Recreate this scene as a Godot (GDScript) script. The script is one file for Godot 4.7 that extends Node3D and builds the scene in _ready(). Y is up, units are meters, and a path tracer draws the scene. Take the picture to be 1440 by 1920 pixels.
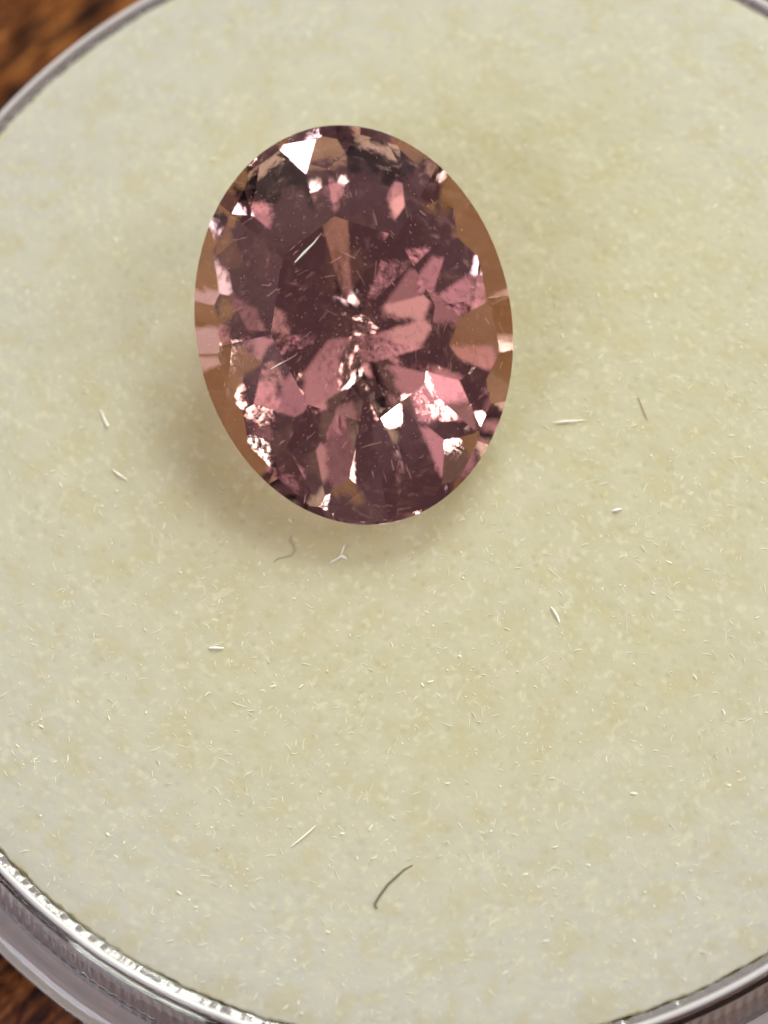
extends Node3D
# A pink oval gemstone on a foam pad in a round clear gem jar, on a wooden table. Real size: 1 unit = 1 metre, MM = one millimetre.

const MM := 0.001
const PAD_R := 13.42        # radius of the foam pad in mm
const TABLE_Y := -6.2       # height of the table top below the pad surface in mm
const GEM_AT := Vector3(-1.4807, 1.5, -2.5454)
const GEM_TILT := 13.0
# rows of the pavilion: facet name, count, half-step turn, slope at the sides in degrees, how much steeper at the two long ends, where the row stops
const PAVILION := [["lower_girdle_facet", 24, 0.5, 58.1, 8.3, 0.82], ["pavilion_facet", 16, 0.5, 48.6, 5.6, 0.62], ["culet_facet", 16, 0.0, 43.1, 7.6, 0.0]]
const CUT := [0.59, 0.123, 3619, 1.337, 0.821]     # table width, crown height, and the stone's small cutting errors

var rng := RandomNumberGenerator.new()
var dent_noise := FastNoiseLite.new()
var lump_noise := FastNoiseLite.new()
var pore_noise := FastNoiseLite.new()
var tint_noise := FastNoiseLite.new()
var speck_noise := FastNoiseLite.new()
var gem_basis := Basis()
var gem_faces := []
var pavilion_planes: Array[Plane] = []
const STRETCH := Vector3(3.5615, 3.5615, 4.569)


func _ready():
	rng.seed = 71
	set_camera()
	set_lights()
	set_noises()
	design_gem()
	build_table()
	build_jar()
	build_pad()
	build_gem()
	build_lint()


# ---------------------------------------------------------------- camera, light

func set_camera():
	var cam := Camera3D.new()
	cam.name = "camera"
	add_child(cam)
	var at := Vector3(-1.54558, 41.60382, 14.02694) * MM
	var forward := Vector3(0.0, -0.957476, -0.288511)
	var up := Vector3(0.174817, 0.284069, -0.942732)
	cam.look_at_from_position(at, at + forward, up)
	var lens := CameraAttributesPhysical.new()
	lens.frustum_focal_length = 44.785
	lens.frustum_near = 0.004
	lens.frustum_far = 4.0
	lens.exposure_aperture = 30.0
	lens.frustum_focus_distance = 0.0423
	cam.attributes = lens
	cam.fov = 30.0
	cam.near = 0.004
	cam.far = 4.0
	cam.current = true


func set_lights():
	var env := Environment.new()
	env.background_mode = Environment.BG_COLOR
	env.background_color = srgb(0.046, 0.028, 0.031)      # the dim room around the table
	env.tonemap_mode = Environment.TONE_MAPPER_LINEAR
	env.tonemap_exposure = 1.92
	env.sdfgi_enabled = true
	env.ssao_enabled = true
	env.ssil_enabled = true
	var world := WorldEnvironment.new()
	world.name = "world"
	world.environment = env
	add_child(world)
	# unseen sources: main light beyond the jar, added fill at right, cool daylight left
	light_grid("unseen_far_key", Vector3(0.2075, 0.22, -0.359), Vector2(0.24, 0.22), 2, 2, 12.6, Color(0.965, 0.99, 0.94))
	light_grid("added_right_fill", Vector3(0.39, 0.25, -0.04), Vector2(0.26, 0.22), 2, 2, 4.6, Color(1.0, 0.99, 0.93))  # added fill for the pad, placed where the gem hardly mirrors it
	light_grid("left_window", Vector3(-0.375, 0.25, 0.137), Vector2(0.30, 0.26), 2, 2, 3.6, Color(0.95, 0.955, 1.0))
	# small unseen lights added overhead for sparkles in the gem
	var spots := [Vector3(-0.776, 1.0, -0.058), Vector3(0.479, 1.0, 0.611), Vector3(-0.5, 1.0, 0.62), Vector3(0.251, 1.0, -0.472), Vector3(-0.345, 1.0, -0.111), Vector3(0.045, 1.0, -0.66)]
	for k in spots.size():
		area("added_sparkle_light_%03d" % k, spots[k], spots[k] + Vector3.DOWN, Vector2(0.06, 0.06), 12.0, Color(1.0, 0.90, 0.85))
	# unseen glowing panels added overhead for the gem's mid-tones: x, z, width, depth, brightness; the photographer leaves a dark gap overhead
	var patches := [[0.712, -0.073, 0.326, 0.363, 0.258], [0.321, 0.358, 0.316, 0.438, 0.299], [-0.169, 0.774, 0.49, 0.431, 0.372], [-0.388, 0.255, 0.492, 0.379, 0.252], [-0.616, -0.355, 0.403, 0.479, 0.231], [-0.12, -0.571, 0.266, 0.41, 0.459], [0.336, -0.376, 0.46, 0.377, 0.363]]
	for k in patches.size():
		var p: Array = patches[k]
		# each panel is split, for finer reflections, into six fields that are not equally bright
		for c in 3:
			for r in 2:
				var at := Vector3(p[0] + (c - 1) * p[2] / 3.0, 1.1, p[1] + (r - 0.5) * p[3] / 2.0)
				var level: float = p[4] * 1.3 * [0.55, 1.15, 0.8, 1.5, 0.35, 0.95][(c * 2 + r + k) % 6]
				area("added_panel_light_%03d" % (k * 6 + c * 2 + r), at, at + Vector3.DOWN, Vector2(p[2] / 3.0, p[3] / 2.0) * 0.9, level, [Color(1.0, 0.80, 0.81), Color(1.0, 0.79, 0.83), Color(1.0, 0.84, 0.81)][(k + c) % 3])


func light_grid(called: String, at: Vector3, size: Vector2, columns: int, rows: int, brightness: float, color: Color):
	# a light split into fields, added to break up reflections in the gem
	var frame := Transform3D(Basis(), at).looking_at(Vector3.ZERO, Vector3.UP)
	var light_field := Vector2(size.x / columns, size.y / rows)
	for c in columns:
		for r in rows:
			var p := frame * Vector3((c - (columns - 1) * 0.5) * light_field.x, (r - (rows - 1) * 0.5) * light_field.y, 0)
			area("%s_pane_light_%03d" % [called, c * rows + r], p, p - frame.basis.z, light_field * 0.86, brightness, color)


func area(called: String, at: Vector3, aim: Vector3, size: Vector2, brightness: float, color: Color):
	var l := AreaLight3D.new()
	l.name = called
	add_child(l)
	l.look_at_from_position(at, aim, Vector3.UP if absf((aim - at).normalized().y) < 0.99 else Vector3.FORWARD)
	l.area_size = size
	l.area_normalize_energy = true
	l.light_energy = brightness * size.x * size.y / PI
	l.light_color = color
	l.shadow_enabled = true
	l.set("area_range", 4.0)
	l.set("omni_range", 4.0)


# ---------------------------------------------------------------- helpers

func numbered(parent: Node, called: String) -> String:
	if not parent.has_node(NodePath(called)):
		return called
	var n := 1
	while parent.has_node(NodePath("%s_%03d" % [called, n])):
		n += 1
	return "%s_%03d" % [called, n]


func obj(called: String, mesh: Mesh, mat: Material, parent: Node = self) -> MeshInstance3D:
	var o := MeshInstance3D.new()
	o.name = numbered(parent, called)
	o.mesh = mesh
	o.material_override = mat
	parent.add_child(o, true)
	return o


func thing(called: String, label: String, category: String, at := Vector3.ZERO, group := "") -> Node3D:
	var o := Node3D.new()
	o.name = numbered(self, called)
	add_child(o, true)
	o.position = at
	tag(o, label, category, group)
	return o


func tag(o: Node, label: String, category: String, group := ""):
	o.set_meta("label", label)
	o.set_meta("category", category)
	if group:
		o.set_meta("group", group)


func array_mesh(v: PackedVector3Array, idx: PackedInt32Array, normals := PackedVector3Array(), colors := PackedColorArray(), uvs := PackedVector2Array()) -> ArrayMesh:
	var a := []
	a.resize(Mesh.ARRAY_MAX)
	a[Mesh.ARRAY_VERTEX] = v
	a[Mesh.ARRAY_INDEX] = idx
	if normals.size():
		a[Mesh.ARRAY_NORMAL] = normals
	if colors.size():
		a[Mesh.ARRAY_COLOR] = colors
	if uvs.size():
		a[Mesh.ARRAY_TEX_UV] = uvs
	var m := ArrayMesh.new()
	m.add_surface_from_arrays(Mesh.PRIMITIVE_TRIANGLES, a)
	return m


func srgb(r: float, g: float, b: float, a := 1.0) -> Color:      # from real-world linear values
	var c := Color(r, g, b, a).linear_to_srgb()
	c.a = a
	return c


func noise(seed_: int, per_mm: float, octaves := 3, type := FastNoiseLite.TYPE_SIMPLEX_SMOOTH) -> FastNoiseLite:
	var n := FastNoiseLite.new()
	n.seed = seed_
	n.noise_type = type
	n.frequency = per_mm
	n.fractal_octaves = octaves
	n.fractal_type = FastNoiseLite.FRACTAL_FBM if octaves > 1 else FastNoiseLite.FRACTAL_NONE
	return n


func set_noises():
	dent_noise = noise(5, 0.45, 2)
	lump_noise = noise(11, 1.6, 3)
	pore_noise = noise(23, 2.3, 1, FastNoiseLite.TYPE_CELLULAR)
	pore_noise.cellular_return_type = FastNoiseLite.RETURN_DISTANCE
	speck_noise = noise(53, 3.2, 2)
	tint_noise = noise(41, 0.9, 3)
	var g := Vector3(0, 1, 0)
	var towards := Vector3(0, 0, 1)
	var n := (g * cos(deg_to_rad(GEM_TILT)) + towards * sin(deg_to_rad(GEM_TILT))).normalized()
	var x := Vector3(1, 0, 0)
	gem_basis = Basis(x, n, x.cross(n).normalized())


# ---------------------------------------------------------------- table

func build_table():
	var m := StandardMaterial3D.new()
	m.albedo_color = Color.WHITE
	m.roughness = 0.6
	m.metallic_specular = 0.25
	m.clearcoat_enabled = true
	m.clearcoat = 0.9
	m.clearcoat_roughness = 0.08
	var n := noise(3, 0.02, 4)
	n.domain_warp_enabled = true
	n.domain_warp_amplitude = 22.0
	n.domain_warp_frequency = 0.015
	var t := NoiseTexture2D.new()
	t.width = 1024
	t.height = 1024
	t.noise = n
	t.seamless = true
	var ramp := Gradient.new()
	ramp.offsets = PackedFloat32Array([0.0, 0.30, 0.42, 0.6, 0.8, 1.0])
	ramp.colors = PackedColorArray([srgb(0.02, 0.01, 0.006), srgb(0.05, 0.017, 0.006), srgb(0.16, 0.055, 0.016), srgb(0.32, 0.10, 0.024), srgb(0.50, 0.19, 0.045), srgb(0.62, 0.30, 0.09)])
	t.color_ramp = ramp
	m.albedo_texture = t
	m.uv1_scale = Vector3(1, 1, 1)
	var h := NoiseTexture2D.new()
	h.width = 1024
	h.height = 1024
	h.noise = noise(9, 0.03, 4)
	h.seamless = true
	m.heightmap_enabled = true
	m.heightmap_texture = h
	m.heightmap_scale = 0.10
	# slab: top face with grain running up to the right, plus edges
	var s := 0.22
	var st := SurfaceTool.new()
	st.begin(Mesh.PRIMITIVE_TRIANGLES)
	var lo := -0.03
	var corners := [Vector3(-s, 0, -s), Vector3(s, 0, -s), Vector3(s, 0, s), Vector3(-s, 0, s)]
	var along := Vector2(cos(0.62), -sin(0.62))
	var across := Vector2(-along.y, along.x)
	var uv := func(p: Vector3) -> Vector2:
		var q := Vector2(p.x, p.z - p.y)
		return Vector2(q.dot(across) / 0.0085, q.dot(along) / 0.045)
	var quad := func(a: Vector3, b: Vector3, c: Vector3, d: Vector3):
		for p in [a, b, c, a, c, d]:
			st.set_uv(uv.call(p))
			st.add_vertex(p)
	var e := Vector3(0, lo, 0)
	quad.call(corners[0], corners[1], corners[2], corners[3])
	quad.call(corners[3] + e, corners[2] + e, corners[1] + e, corners[0] + e)
	for k in 4:
		var a: Vector3 = corners[k]
		var b: Vector3 = corners[(k + 1) % 4]
		quad.call(b, a, a + e, b + e)
	st.generate_normals()
	st.generate_tangents()
	var o := obj("wooden_tabletop", st.commit(), m)
	o.position = Vector3(0, TABLE_Y * MM, 0)
	o.set_meta("kind", "structure")


# ---------------------------------------------------------------- jar

func plastic(added_white := 0.0) -> StandardMaterial3D:
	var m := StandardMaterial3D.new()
	m.albedo_color = Color(0.97, 0.965, 0.975, added_white)  # alpha mixes in white that stands for bright reflections on the plastic
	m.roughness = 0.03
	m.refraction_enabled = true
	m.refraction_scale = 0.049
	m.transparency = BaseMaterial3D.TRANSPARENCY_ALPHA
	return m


func lathe(profile: Array, sectors: int, ridge: Callable) -> ArrayMesh:
	# profile: Vector2(radius, height) in mm, ordered so that the outside lies to the left while walking along it
	var v := PackedVector3Array()
	var nn := PackedVector3Array()
	var idx := PackedInt32Array()
	var w := profile.size()
	for k in sectors:
		var a := TAU * k / sectors
		for i in w:
			var p: Vector2 = profile[i]
			var r: float = p.x + ridge.call(a, p.y)
			v.append(Vector3(cos(a) * r, p.y, sin(a) * r) * MM)
			nn.append(Vector3.ZERO)
	for k in sectors:
		var k2 := (k + 1) % sectors
		for i in w - 1:
			var a0 := k * w + i
			var a1 := k * w + i + 1
			var b0 := k2 * w + i
			var b1 := k2 * w + i + 1
			for t in [[a0, a1, b1], [a0, b1, b0]]:
				var n: Vector3 = (v[t[2]] - v[t[0]]).cross(v[t[1]] - v[t[0]])
				idx.append_array(PackedInt32Array(t))
				for q in t:
					nn[q] += n
	for i in nn.size():
		nn[i] = nn[i].normalized()
	return array_mesh(v, idx, nn)


func arc(c: Vector2, r: float, from_deg: float, to_deg: float, steps: int) -> Array:
	var out := []
	for k in steps + 1:
		var a := deg_to_rad(lerpf(from_deg, to_deg, float(k) / steps))
		out.append(c + Vector2(cos(a), sin(a)) * r)
	return out


func build_jar():
	var jar := thing("gem_jar", "round clear plastic gem jar with thin ridged rim around the foam pad", "jar", Vector3(0, TABLE_Y * MM, 0))
	var m := plastic()
	var o := -TABLE_Y            # heights below are given from the pad surface
	var shift := func(list: Array) -> Array:
		var out := []
		for p: Vector2 in list:
			out.append(Vector2(p.x, p.y + o))
		return out
	var smooth := func(_a: float, _y: float) -> float: return 0.0
	# seen in section from the jar's floor up the inside wall, over the lip, down the outside
	var inner: Array = [Vector2(0.001, -3.9), Vector2(6.0, -3.9), Vector2(13.2, -3.9), Vector2(13.4, -3.8), Vector2(13.42, -3.5), Vector2(13.43, -1.0), Vector2(13.43, -0.3)]
	var bevel: Array = [Vector2(13.43, -0.3), Vector2(13.43, -0.09), Vector2(13.46, -0.07), Vector2(13.57, -0.02), Vector2(13.59, 0.0)]
	var lip: Array = [Vector2(13.59, 0.0)] + arc(Vector2(13.66, 0.02), 0.07, 165, 0, 8) + [Vector2(13.735, -0.1)]
	var groove: Array = [Vector2(13.735, -0.1), Vector2(13.75, -0.34), Vector2(13.80, -0.46)] + arc(Vector2(13.87, -0.52), 0.06, 130, 0, 6) + [Vector2(13.94, -0.66)]
	var wall: Array = [Vector2(13.94, -0.66), Vector2(13.97, -0.8), Vector2(14.09, -1.2), Vector2(14.22, -1.6), Vector2(14.35, -2.0), Vector2(14.45, -2.35), Vector2(14.52, -2.55)]
	var flange: Array = [Vector2(14.52, -2.55)] + arc(Vector2(14.78, -3.08), 0.52, 105, -40, 14) + [Vector2(14.9, -3.6), Vector2(14.4, -3.9)]
	var foot: Array = [Vector2(14.4, -3.9), Vector2(13.8, -4.4), Vector2(13.5, -5.6), Vector2(12.8, -6.1), Vector2(12.5, TABLE_Y), Vector2(6.0, TABLE_Y), Vector2(0.001, TABLE_Y)]
	var ridges := func(a: float, y: float) -> float:
		var f := clampf((-(y - o) - 0.68) / 0.3, 0, 1) * clampf((2.5 - -(y - o)) / 0.3, 0, 1)
		return f * 0.012 * sin(a * 330.0)
	obj("inner_wall", lathe((shift.call(inner)), 360, smooth), m, jar)
	var chips := noise(91, 3.0, 3)
	var notches := func(a: float, y: float) -> float:
		var f := clampf((y - o + 0.28) / 0.06, 0, 1) * clampf((0.0 - (y - o)) / 0.03, 0, 1)
		return f * 0.06 * chips.get_noise_2d(cos(a) * 13.5, sin(a) * 13.5)
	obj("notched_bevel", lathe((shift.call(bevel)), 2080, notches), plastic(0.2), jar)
	obj("rim", lathe((shift.call(lip)), 360, smooth), plastic(0.6), jar)  # lip whitened to paint in its bright glint
	obj("groove", lathe(shift.call(groove), 360, smooth), m, jar)
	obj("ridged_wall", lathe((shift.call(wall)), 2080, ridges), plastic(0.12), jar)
	obj("flange", lathe((shift.call(flange)), 360, smooth), plastic(0.32), jar)  # flange whitened to paint in its pale reflected band
	obj("foot", lathe((shift.call(foot)), 360, smooth), m, jar)


# ---------------------------------------------------------------- foam pad

func pad_height(x: float, z: float) -> float:
	var h := 0.016 * dent_noise.get_noise_2d(x, z) + 0.006 * lump_noise.get_noise_2d(x, z)
	var c := pore_noise.get_noise_2d(x, z) + 1.0      # 0 in a cell's centre
	h -= 0.006 * smoothstep(0.35, 0.0, c)
	# the stone sinks into the foam, which gives way round it
	var dx := x - GEM_AT.x
	var dz := z - GEM_AT.z
	h -= 0.12 * exp(-pow(dx * dx / 12.96 + (dz - 0.35) * (dz - 0.35) / 20.25, 1.6) * 0.8)
	if absf(dx) < 4.3 and absf(dz) < 5.6:
		var y := h
		for k in 3:
			var p := gem_basis.inverse() * (Vector3(x, y, z) - GEM_AT)
			p /= STRETCH
			var low := -9.0
			for f in pavilion_planes:
				low = maxf(low, (f.d - f.normal.x * p.x - f.normal.z * p.z) / f.normal.y)
			low = low * STRETCH.y - 0.09 - 0.22 * clampf(Vector2(p.x, p.z).length(), 0.0, 1.0)
			p *= STRETCH
			y += minf(0.0, low - p.y)
		h = y
	var r := Vector2(x, z).length()
	h -= 0.07 * pow(clampf((r - 12.7) / 0.75, 0, 1), 2.0)
	return h


func build_pad():
	var pad := thing("foam_pad", "pale yellowish white foam disc filling the round jar", "foam pad")
	var rings := 300
	var sectors := 900
	var v := PackedVector3Array()
	var nn := PackedVector3Array()
	var cc := PackedColorArray()
	var uv := PackedVector2Array()
	var idx := PackedInt32Array()
	var edge := noise(77, 1.4, 3)
	var side := 4
	for k in sectors:
		var a := TAU * k / sectors
		var ragged := 0.045 * edge.get_noise_2d(cos(a) * PAD_R, sin(a) * PAD_R) + 0.04 * edge.get_noise_2d(cos(a) * 60.0, sin(a) * 60.0)
		for i in rings + side:
			var r := PAD_R * (i + 0.5) / rings
			r += ragged * smoothstep(PAD_R - 1.0, PAD_R, r)
			var y := 0.0
			if i >= rings:
				r = PAD_R * (rings - 0.5) / rings + ragged - 0.02 * (i - rings)
				y = -1.15 * minf(i - rings + 1, 3.0)
				if i - rings == 3:
					r = 0.0
					y = -3.5
			var x := cos(a) * r
			var z := sin(a) * r
			x += 0.005 * r / PAD_R
			z -= 0.002 * r / PAD_R
			var over := Vector2(x, z).length() / 13.415
			if over > 1.0:
				x /= over
				z /= over
			y += pad_height(x, z)
			v.append(Vector3(x, y, z) * MM)
			nn.append(Vector3.ZERO)
			uv.append(Vector2(x, z) / (2.0 * PAD_R) + Vector2(0.5, 0.5))
			# foam colour: yellower towards the middle, greyer at the rim, mottled
			var yellow_mix := smoothstep(13.4, 6.0, r + 1.6 * dent_noise.get_noise_2d(x * 0.5 + 40.0, z * 0.5))
			var c := Color(0.755, 0.775, 0.775).lerp(Color(0.75, 0.75, 0.625), yellow_mix)
			var mot := tint_noise.get_noise_2d(x, z)
			c = c.lerp(Color(0.73, 0.69, 0.48), clampf(mot * 1.0, 0, 0.5))
			c = c.lerp(Color(0.81, 0.80, 0.70), clampf(-mot * 1.0, 0, 0.55))
			var pore := smoothstep(0.22, 0.0, pore_noise.get_noise_2d(x, z) + 1.0) * clampf(0.5 + 2.0 * dent_noise.get_noise_2d(x + 90.0, z), 0, 1)
			c = c.lerp(Color(0.56, 0.55, 0.38), 0.4 * pore)
			var white := smoothstep(0.34, 0.62, speck_noise.get_noise_2d(x, z) + 0.25 * dent_noise.get_noise_2d(x, z + 70.0))
			c = c.lerp(Color(0.92, 0.93, 0.83), 0.55 * white)
			cc.append(c)
	var w := rings + side
	var middle := v.size()
	v.append(Vector3(0, pad_height(0, 0), 0) * MM)
	nn.append(Vector3.ZERO)
	uv.append(Vector2(0.5, 0.5))
	cc.append(Color(0.67, 0.67, 0.46))
	for k in sectors:
		var k2 := (k + 1) % sectors
		idx.append_array(PackedInt32Array([middle, k * w, k2 * w]))
		for i in w - 1:
			var a0 := k * w + i
			var b0 := k2 * w + i
			idx.append_array(PackedInt32Array([a0, a0 + 1, b0 + 1, a0, b0 + 1, b0]))
	for t in range(0, idx.size(), 3):
		var n := (v[idx[t + 2]] - v[idx[t]]).cross(v[idx[t + 1]] - v[idx[t]])
		nn[idx[t]] += n
		nn[idx[t + 1]] += n
		nn[idx[t + 2]] += n
	for i in nn.size():
		nn[i] = nn[i].normalized()
	var m := StandardMaterial3D.new()
	m.vertex_color_use_as_albedo = true
	m.roughness = 0.95
	m.metallic_specular = 0.2
	m.backlight_enabled = true                       # open foam lets light through, yellower the deeper it has gone
	m.backlight = srgb(1.0, 0.95, 0.52)
	var h := NoiseTexture2D.new()
	h.width = 2048
	h.height = 2048
	h.noise = noise(15, 0.06, 4)
	m.heightmap_enabled = true
	m.heightmap_texture = h
	m.heightmap_scale = 0.0006
	obj("foam_sheet", array_mesh(v, idx, nn, cc, uv), m, pad)
	var reflector := CylinderMesh.new()  # unseen white reflector, added to throw light back up into the foam
	reflector.top_radius = 13.2 * MM
	reflector.bottom_radius = 13.2 * MM
	reflector.height = 0.3 * MM
	reflector.radial_segments = 180
	var cm := StandardMaterial3D.new()
	cm.albedo_color = srgb(0.80, 0.79, 0.74)
	cm.roughness = 0.9
	var back := obj("added_reflector", reflector, cm, pad)
	back.position = Vector3(0, -3.68, 0) * MM
	build_flecks(pad)


func fleck_mesh(bend: float) -> ArrayMesh:
	# a short three-sided hair, 1 mm long, 0.12 mm thick, tapering
	return tube([Vector3(-0.5, 0, 0), Vector3(-0.15, 0.02, bend * 0.5), Vector3(0.2, 0.02, bend * 0.5), Vector3(0.5, 0, -bend * 0.3)], [0.05, 0.075, 0.07, 0.04], 5)


func tube(path: Array, radii: Array, sides: int) -> ArrayMesh:
	var v := PackedVector3Array()
	var nn := PackedVector3Array()
	var idx := PackedInt32Array()
	var n := path.size()
	var prev := Vector3.UP
	for i in n:
		var d: Vector3 = (path[mini(i + 1, n - 1)] - path[maxi(i - 1, 0)]).normalized()
		var s := d.cross(prev)
		if s.length() < 0.05:
			s = d.cross(Vector3.RIGHT)
		s = s.normalized()
		var u := s.cross(d).normalized()
		prev = u
		for k in sides:
			var a := TAU * k / sides
			var out := s * cos(a) + u * sin(a)
			v.append(path[i] + out * radii[i])
			nn.append(out)
	for i in n - 1:
		for k in sides:
			var k2 := (k + 1) % sides
			var a0 := i * sides + k
			var a1 := i * sides + k2
			add_facing(v, idx, a0, a1, a1 + sides, nn[a0])
			add_facing(v, idx, a0, a1 + sides, a0 + sides, nn[a0])
	for end in [0, n - 1]:
		var c := v.size()
		var d: Vector3 = (path[0] - path[1]) if end == 0 else (path[n - 1] - path[n - 2])
		d = d.normalized()
		v.append(path[end] + d * radii[end] * 0.5)
		nn.append(d)
		for k in sides:
			add_facing(v, idx, c, end * sides + k, end * sides + (k + 1) % sides, d)
	return array_mesh(v, idx, nn)


func add_facing(v: PackedVector3Array, idx: PackedInt32Array, a: int, b: int, c: int, out: Vector3):
	# Godot's front faces run clockwise
	if (v[b] - v[a]).cross(v[c] - v[a]).dot(out) > 0:
		idx.append_array(PackedInt32Array([a, c, b]))
	else:
		idx.append_array(PackedInt32Array([a, b, c]))


func build_flecks(pad: Node3D):
	var m := StandardMaterial3D.new()
	m.albedo_color = srgb(0.95, 0.95, 0.86)
	m.roughness = 0.45
	m.backlight_enabled = true
	m.backlight = Color(0.85, 0.85, 0.75)
	var fuzz := fibre_material(0.79, 0.78, 0.645, 0.8)
	fuzz.backlight_enabled = true
	fuzz.backlight = Color(0.7, 0.7, 0.6)
	for variant in 3:
		var mm := MultiMesh.new()
		mm.transform_format = MultiMesh.TRANSFORM_3D
		mm.mesh = fleck_mesh([0.0, 0.04, 0.14][variant])
		mm.instance_count = [600, 600, 5000][variant]
		for k in mm.instance_count:
			var r := PAD_R * 0.985 * sqrt(rng.randf())
			var a := rng.randf() * TAU
			var x := cos(a) * r
			var z := sin(a) * r
			var l := 0.04 + 0.12 * pow(rng.randf(), 3.0)
			var thick := lerpf(0.25, 0.85, pow(rng.randf(), 2.0))
			if variant == 2:
				l = 0.05 + 0.26 * pow(rng.randf(), 3.0)
				thick = lerpf(0.2, 0.45, rng.randf())
			elif rng.randf() < 0.5:
				# flecks gather in loose swarms
				var sx := x + 1.4 * dent_noise.get_noise_2d(x * 0.7 + 11.0, z * 0.7)
				var sz := z + 1.4 * dent_noise.get_noise_2d(x * 0.7 - 31.0, z * 0.7)
				if Vector2(sx, sz).length() < PAD_R * 0.985:
					x = sx
					z = sz
			var b := Basis.from_euler(Vector3(0, rng.randf() * TAU, rng.randf_range(-0.15, 0.2))) * Basis.from_scale(Vector3(l, thick * 0.6, thick) * Vector3(1, 0.5, 0.5))
			mm.set_instance_transform(k, Transform3D(b.scaled(Vector3.ONE * MM), Vector3(x, pad_height(x, z) + (-0.001 if variant == 2 else 0.003), z) * MM))
		var o := MultiMeshInstance3D.new()
		o.name = ["foam_fleck", "foam_fleck_001", "foam_fuzz"][variant]
		o.multimesh = mm
		o.material_override = fuzz if variant == 2 else m
		o.set_meta("kind", "stuff")
		pad.add_child(o, true)


# ---------------------------------------------------------------- gemstone

func clip(poly: Array, n: Vector3, d: float) -> Array:
	# keeps the side n·p <= d
	var out := []
	for i in poly.size():
		var a: Vector3 = poly[i]
		var b: Vector3 = poly[(i + 1) % poly.size()]
		var da := n.dot(a) - d
		var db := n.dot(b) - d
		if da <= 0.0:
			out.append(a)
		if (da < 0.0 and db > 0.0) or (da > 0.0 and db < 0.0):
			out.append(a.lerp(b, da / (da - db)))
	return out


func design_gem():
	# the stone is a convex solid: every facet is a plane; the round design is stretched to 7 x 9 mm
	# small cutting errors, repeatable
	var cut := func(k: int) -> float:
		var v := sin(k * 12.9898 + int(CUT[2]) * 78.233) * 43758.5453
		return v - floorf(v)
	var q := 0
	var faces := gem_faces                    # [name, normal, distance] for the unit round stone
	var plane3 := func(called: String, a: Vector3, b: Vector3, c: Vector3):
		var n := (b - a).cross(c - a).normalized()
		if n.dot(a) < 0:
			n = -n
		faces.append([called, n, n.dot(a)])
	var polar := func(r: float, deg: float, y: float) -> Vector3:
		return Vector3(r * sin(deg_to_rad(deg)), y, r * cos(deg_to_rad(deg)))
	var girdle_h := 0.03
	var table_r: float = CUT[0]
	var crown_y: float = girdle_h + CUT[1]
	var star_r := lerpf(table_r, 1.0, 0.45)
	var star_y := girdle_h + 0.55 * (crown_y - girdle_h)
	faces.append(["table_facet", Vector3.UP, crown_y])
	for k in 8:
		var d := 45.0 * k + 22.5
		# bezel: touches the girdle at d, and the star points either side
		plane3.call("bezel_facet", polar.call(1.0, d, girdle_h), polar.call(star_r, d + 22.5, star_y), polar.call(star_r, d - 22.5, star_y))
		plane3.call("star_facet", polar.call(table_r, d, crown_y), polar.call(table_r, d + 45.0, crown_y), polar.call(star_r, d + 22.5, star_y))
		for s in [-1.0, 1.0]:
			plane3.call("upper_girdle_facet", polar.call(star_r, d + 22.5 * s, star_y), polar.call(1.0, d, girdle_h), polar.call(1.0, d + 22.5 * s, girdle_h + 0.004))
	# pavilion: three rows of facets, steepest along the girdle, flattest at the point
	var reach := 1.0
	var down := -girdle_h
	for row in PAVILION:
		for k in int(row[1]):
			var d := deg_to_rad(360.0 * (k + row[2]) / row[1] + (cut.call(q) * 2.0 - 1.0) * CUT[4])
			var slope := deg_to_rad(row[3] + row[4] * pow(cos(d), 2.0) + (cut.call(q + 500) * 2.0 - 1.0) * CUT[3])
			var n := Vector3(sin(d) * sin(slope), -cos(slope), cos(d) * sin(slope))
			faces.append([row[0], n, n.dot(Vector3(sin(d) * reach, down, cos(d) * reach)) + (cut.call(q + 900) * 0.02 - 0.012 if reach < 1.0 else 0.0)])
			q += 1
		down -= (reach - row[5]) * tan(deg_to_rad(row[3]))
		reach = row[5]
	var around := 96
	for k in around:
		var d := 360.0 * (k + 0.5) / around
		faces.append(["girdle", Vector3(sin(deg_to_rad(d)), 0, cos(deg_to_rad(d))), cos(PI / around)])
	for f in faces:
		var n: Vector3 = f[1]
		if n.y < -0.05:
			pavilion_planes.append(Plane(n, f[2]))


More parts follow.
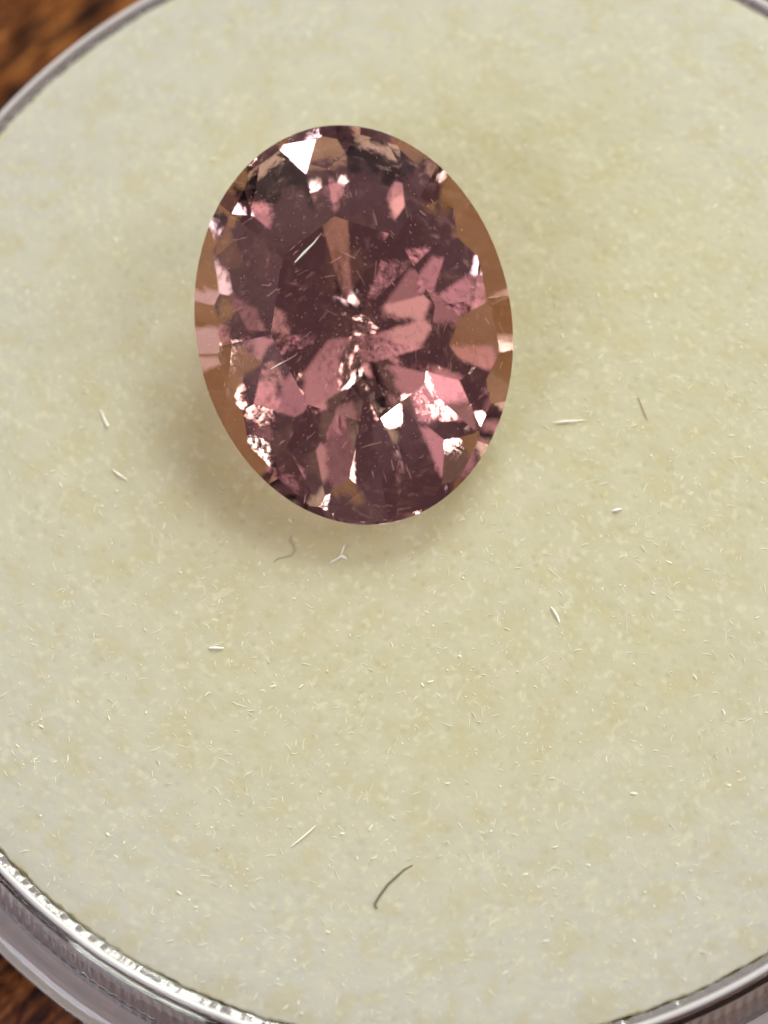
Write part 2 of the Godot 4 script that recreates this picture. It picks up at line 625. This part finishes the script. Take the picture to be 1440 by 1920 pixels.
func build_gem():
	var gem := thing("gemstone", "oval faceted dusky pink gemstone lying on the foam pad", "gemstone", GEM_AT * MM)
	gem.basis = gem_basis
	var faces := gem_faces
	var stretch := STRETCH
	var m := StandardMaterial3D.new()
	m.albedo_color = srgb(0.88, 0.55, 0.53, 0.0)
	m.roughness = 0.0
	m.refraction_enabled = true
	m.refraction_scale = 0.068        #P ior
	m.normal_enabled = true
	m.normal_texture = scratch_map()
	m.normal_scale = 0.11        #P scratch
	m.uv1_triplanar = true
	m.uv1_scale = Vector3.ONE / (5.0 * MM)
	m.transparency = BaseMaterial3D.TRANSPARENCY_ALPHA
	var mc := m.duplicate()
	mc.normal_scale = 0.05
	var gv := PackedVector3Array()
	var gi := PackedInt32Array()
	for f in faces:
		var n: Vector3 = f[1]
		var s := n.cross(Vector3.UP if absf(n.y) < 0.9 else Vector3.RIGHT).normalized()
		var u := s.cross(n)
		var c := n * float(f[2])
		var poly := [c + s * 3 + u * 3, c + s * 3 - u * 3, c - s * 3 - u * 3, c - s * 3 + u * 3]
		for g in faces:
			if g != f:
				poly = clip(poly, g[1], g[2])
				if poly.size() < 3:
					break
		if poly.size() < 3:
			continue
		var v := PackedVector3Array()
		var idx := PackedInt32Array()
		var out := (n / stretch).normalized()
		for p: Vector3 in poly:
			v.append(p * stretch * MM)
		for i in range(1, poly.size() - 1):
			add_facing(v, idx, 0, i, i + 1, out)
		if f[0] == "girdle":
			var first := gv.size()
			gv.append_array(v)
			for i in idx:
				gi.append(first + i)
		else:
			obj(f[0], array_mesh(v, idx), mc if n.y > 0.0 else m, gem)
	obj("girdle", array_mesh(gv, gi), m, gem)
	build_inclusions(gem)


func build_inclusions(gem: Node3D):
	# fine pale needles and specks inside the stone
	var m := StandardMaterial3D.new()
	m.albedo_color = srgb(0.97, 0.86, 0.84)
	m.roughness = 0.6
	var mm := MultiMesh.new()
	mm.transform_format = MultiMesh.TRANSFORM_3D
	mm.mesh = fleck_mesh(0.0)
	mm.instance_count = 700
	var r := RandomNumberGenerator.new()
	r.seed = 31
	var lean := [0.5, 2.0, 0.9, 1.4]
	var k := 0
	while k < mm.instance_count:
		var p := Vector3(r.randf_range(-1, 1), r.randf_range(-1.0, 0.03), r.randf_range(-1, 1))
		if Vector2(p.x, p.z).length() > 0.93 * (1.0 + p.y / 1.05):
			continue
		p *= STRETCH
		var l := 0.02 + 0.42 * pow(r.randf(), 8.0)
		var t := r.randf_range(0.04, 0.12)
		var b := Basis.from_euler(Vector3(0, lean[int(p.x > 0) + 2 * int(p.z > 0)] + r.randfn(0.0, 0.45), r.randfn(0.0, 0.4))) * Basis.from_scale(Vector3(l, t, t))
		mm.set_instance_transform(k, Transform3D(b.scaled(Vector3.ONE * MM), p * MM))
		k += 1
	var o := MultiMeshInstance3D.new()
	o.name = "needle_inclusions"
	o.multimesh = mm
	o.material_override = m
	o.set_meta("kind", "stuff")
	gem.add_child(o, true)


func scratch_map() -> ImageTexture:
	# polishing lines in a few directions and faint ripples, as heights, then as a normal map
	var side := 1024
	var base := noise(61, 0.012, 3).get_seamless_image(side, side)
	base.convert(Image.FORMAT_RF)
	var r := RandomNumberGenerator.new()
	r.seed = 8
	var dirs := [0.45, 0.62, 2.1, 1.5, 0.1]
	for n in 700:
		var a: float = dirs[r.randi() % dirs.size()] + r.randfn(0.0, 0.08)
		var x := r.randf() * side
		var y := r.randf() * side
		var long := int(30 + 160 * pow(r.randf(), 2.0))
		var deep := r.randf_range(-0.05, 0.07)
		for q in long:
			x += cos(a)
			y += sin(a)
			var ix := posmod(int(x), side)
			var iy := posmod(int(y), side)
			var c := base.get_pixel(ix, iy)
			base.set_pixel(ix, iy, Color(c.r + deep, 0, 0))
	base.convert(Image.FORMAT_RGBA8)
	base.bump_map_to_normal_map(3.0)
	return ImageTexture.create_from_image(base)


# ---------------------------------------------------------------- lint

func lint(called: String, label: String, category: String, path: Array, radii: Array, mat: Material, group := "", lie := true):
	# a loose fibre, its points in mm; those on the pad follow the foam
	var base: Vector3 = path[0]
	var pts := []
	for k in path.size():
		var p: Vector3 = path[k]
		if lie:
			p.y = pad_height(p.x, p.z) + radii[k] * 0.7
		if k == 0:
			base = p
		pts.append((p - base) * MM)
	var rr := []
	for x: float in radii:
		rr.append(x * 0.8 * MM)
	var o := obj(called, tube(pts, rr, 8), mat)
	o.position = base * MM
	tag(o, label, category, group)


func fibre_material(r: float, g: float, b: float, rough := 0.5) -> StandardMaterial3D:
	var m := StandardMaterial3D.new()
	m.albedo_color = srgb(r, g, b)
	m.roughness = rough
	return m


func build_lint():
	var white := fibre_material(0.88, 0.88, 0.80, 0.4)
	var grey := fibre_material(0.17, 0.15, 0.10)
	var brown := fibre_material(0.38, 0.33, 0.18)
	var olive := fibre_material(0.42, 0.42, 0.29)
	var w := "white fibres lying on the foam pad"
	lint("dark_hair", "short dark grey hair bent like a sickle on the foam below the gemstone", "hair", [Vector3(-2.275, 0, 9.426), Vector3(-2.474, 0, 9.495), Vector3(-2.644, 0, 9.604), Vector3(-2.851, 0, 9.728), Vector3(-3.074, 0, 9.941), Vector3(-3.203, 0, 10.09), Vector3(-3.201, 0, 10.147), Vector3(-3.175, 0, 10.197)], [0.015, 0.024, 0.026, 0.028, 0.03, 0.032, 0.03, 0.018], grey)
	lint("brown_hair", "thin straight brown hair on the foam right of the gemstone", "hair", [Vector3(4.669, 0, -0.142), Vector3(4.694, 0, 0.035), Vector3(4.719, 0, 0.211), Vector3(4.757, 0, 0.442)], [0.013, 0.018, 0.016, 0.010], brown)
	lint("curled_hair", "faint olive grey hair curled like a hook just under the gemstone's lower end", "hair", [Vector3(-3.723, 0, 1.648), Vector3(-3.762, 0, 1.743), Vector3(-3.702, 0, 1.908), Vector3(-3.695, 0, 2.023), Vector3(-3.77, 0, 2.111), Vector3(-3.943, 0, 2.118), Vector3(-4.104, 0, 2.126), Vector3(-4.2, 0, 2.197)], [0.012, 0.018, 0.02, 0.02, 0.018, 0.02, 0.022, 0.014], olive)
	lint("white_fibre", "straight white fibre lying level on the foam just right of the gemstone", "fibre", [Vector3(2.67, 0, 0.10), Vector3(2.90, 0, 0.119), Vector3(3.155, 0, 0.147), Vector3(3.375, 0, 0.168)], [0.018, 0.042, 0.026, 0.014], white, w)
	lint("white_fibre", "bent white fibre on the foam below and right of the gemstone", "fibre", [Vector3(1.748, 0, 4.355), Vector3(1.8, 0, 4.464), Vector3(1.846, 0, 4.596), Vector3(1.867, 0, 4.736)], [0.02, 0.036, 0.036, 0.018], white, w)
	lint("white_fibre", "stubby bright white fibre on the foam between the level one and the bent one", "fibre", [Vector3(3.546, 0, 2.418), Vector3(3.645, 0, 2.417), Vector3(3.757, 0, 2.406)], [0.02, 0.05, 0.02], white, w)
	lint("white_fibre", "long slanting white fibre on the foam left of the dark hair", "fibre", [Vector3(-4.803, 0, 8.589), Vector3(-4.611, 0, 8.483), Vector3(-4.378, 0, 8.349), Vector3(-4.195, 0, 8.229)], [0.014, 0.026, 0.03, 0.016], white, w)
	lint("white_fibre", "upper white fibre on the foam left of the gemstone, thicker at its lower end", "fibre", [Vector3(-7.631, 0, -2.157), Vector3(-7.581, 0, -1.96), Vector3(-7.51, 0, -1.72)], [0.018, 0.03, 0.042], white, w)
	lint("white_fibre", "lower white fibre on the foam left of the gemstone, slanting down to the right", "fibre", [Vector3(-7.546, 0, -0.656), Vector3(-7.415, 0, -0.514), Vector3(-7.237, 0, -0.349)], [0.016, 0.034, 0.016], white, w)
	lint("white_fibre", "short thick white fibre lying level below and left of the gemstone", "fibre", [Vector3(-5.916, 0, 3.915), Vector3(-5.775, 0, 3.94), Vector3(-5.611, 0, 3.976)], [0.03, 0.042, 0.03], white, w)
	# a tuft of three strands
	var t := thing("lint_tuft", "tiny white star of lint on the foam under the gemstone's lower end", "lint", Vector3(-2.66, pad_height(-2.66, 2.34), 2.34) * MM)
	for part in [[Vector3(-2.556, 0.05, 2.10), Vector3(-2.60, 0.06, 2.18), Vector3(-2.68, 0.03, 2.33), 0.022], [Vector3(-2.743, 0.02, 2.351), Vector3(-2.646, 0.05, 2.35), Vector3(-2.557, 0.02, 2.411), 0.045], [Vector3(-2.953, 0.02, 2.45), Vector3(-2.86, 0.04, 2.41), Vector3(-2.72, 0.03, 2.37), 0.028]]:
		var pts := []
		for k in 3:
			pts.append((part[k] - Vector3(-2.66, 0, 2.34)) * MM)
		obj("strand", tube(pts, [part[3] * 0.5 * MM, part[3] * MM, part[3] * 0.5 * MM], 7), white, t)
	lint("dust_needle", "bright white tapering splinter lying on the gemstone's upper left part", "splinter", [Vector3(-2.531, 2.36, -3.904), Vector3(-2.294, 2.4, -4.078), Vector3(-2.045, 2.44, -4.249), Vector3(-1.829, 2.483, -4.439)], [0.024, 0.038, 0.026, 0.012], fibre_material(0.80, 0.84, 0.74, 0.3), "", false)
	lint("scratch_strand", "fine pink white scratch added as a strand on the gemstone's lower left part", "stone_scratch", [Vector3(-3.471, 1.832, -1.696), Vector3(-3.252, 1.85, -1.776), Vector3(-3.022, 1.866, -1.843), Vector3(-2.853, 1.881, -1.909)], [0.012, 0.02, 0.02, 0.012], fibre_material(0.95, 0.80, 0.76, 0.4), "", false)  # a bright scratch in the stone, made as a thin raised strand
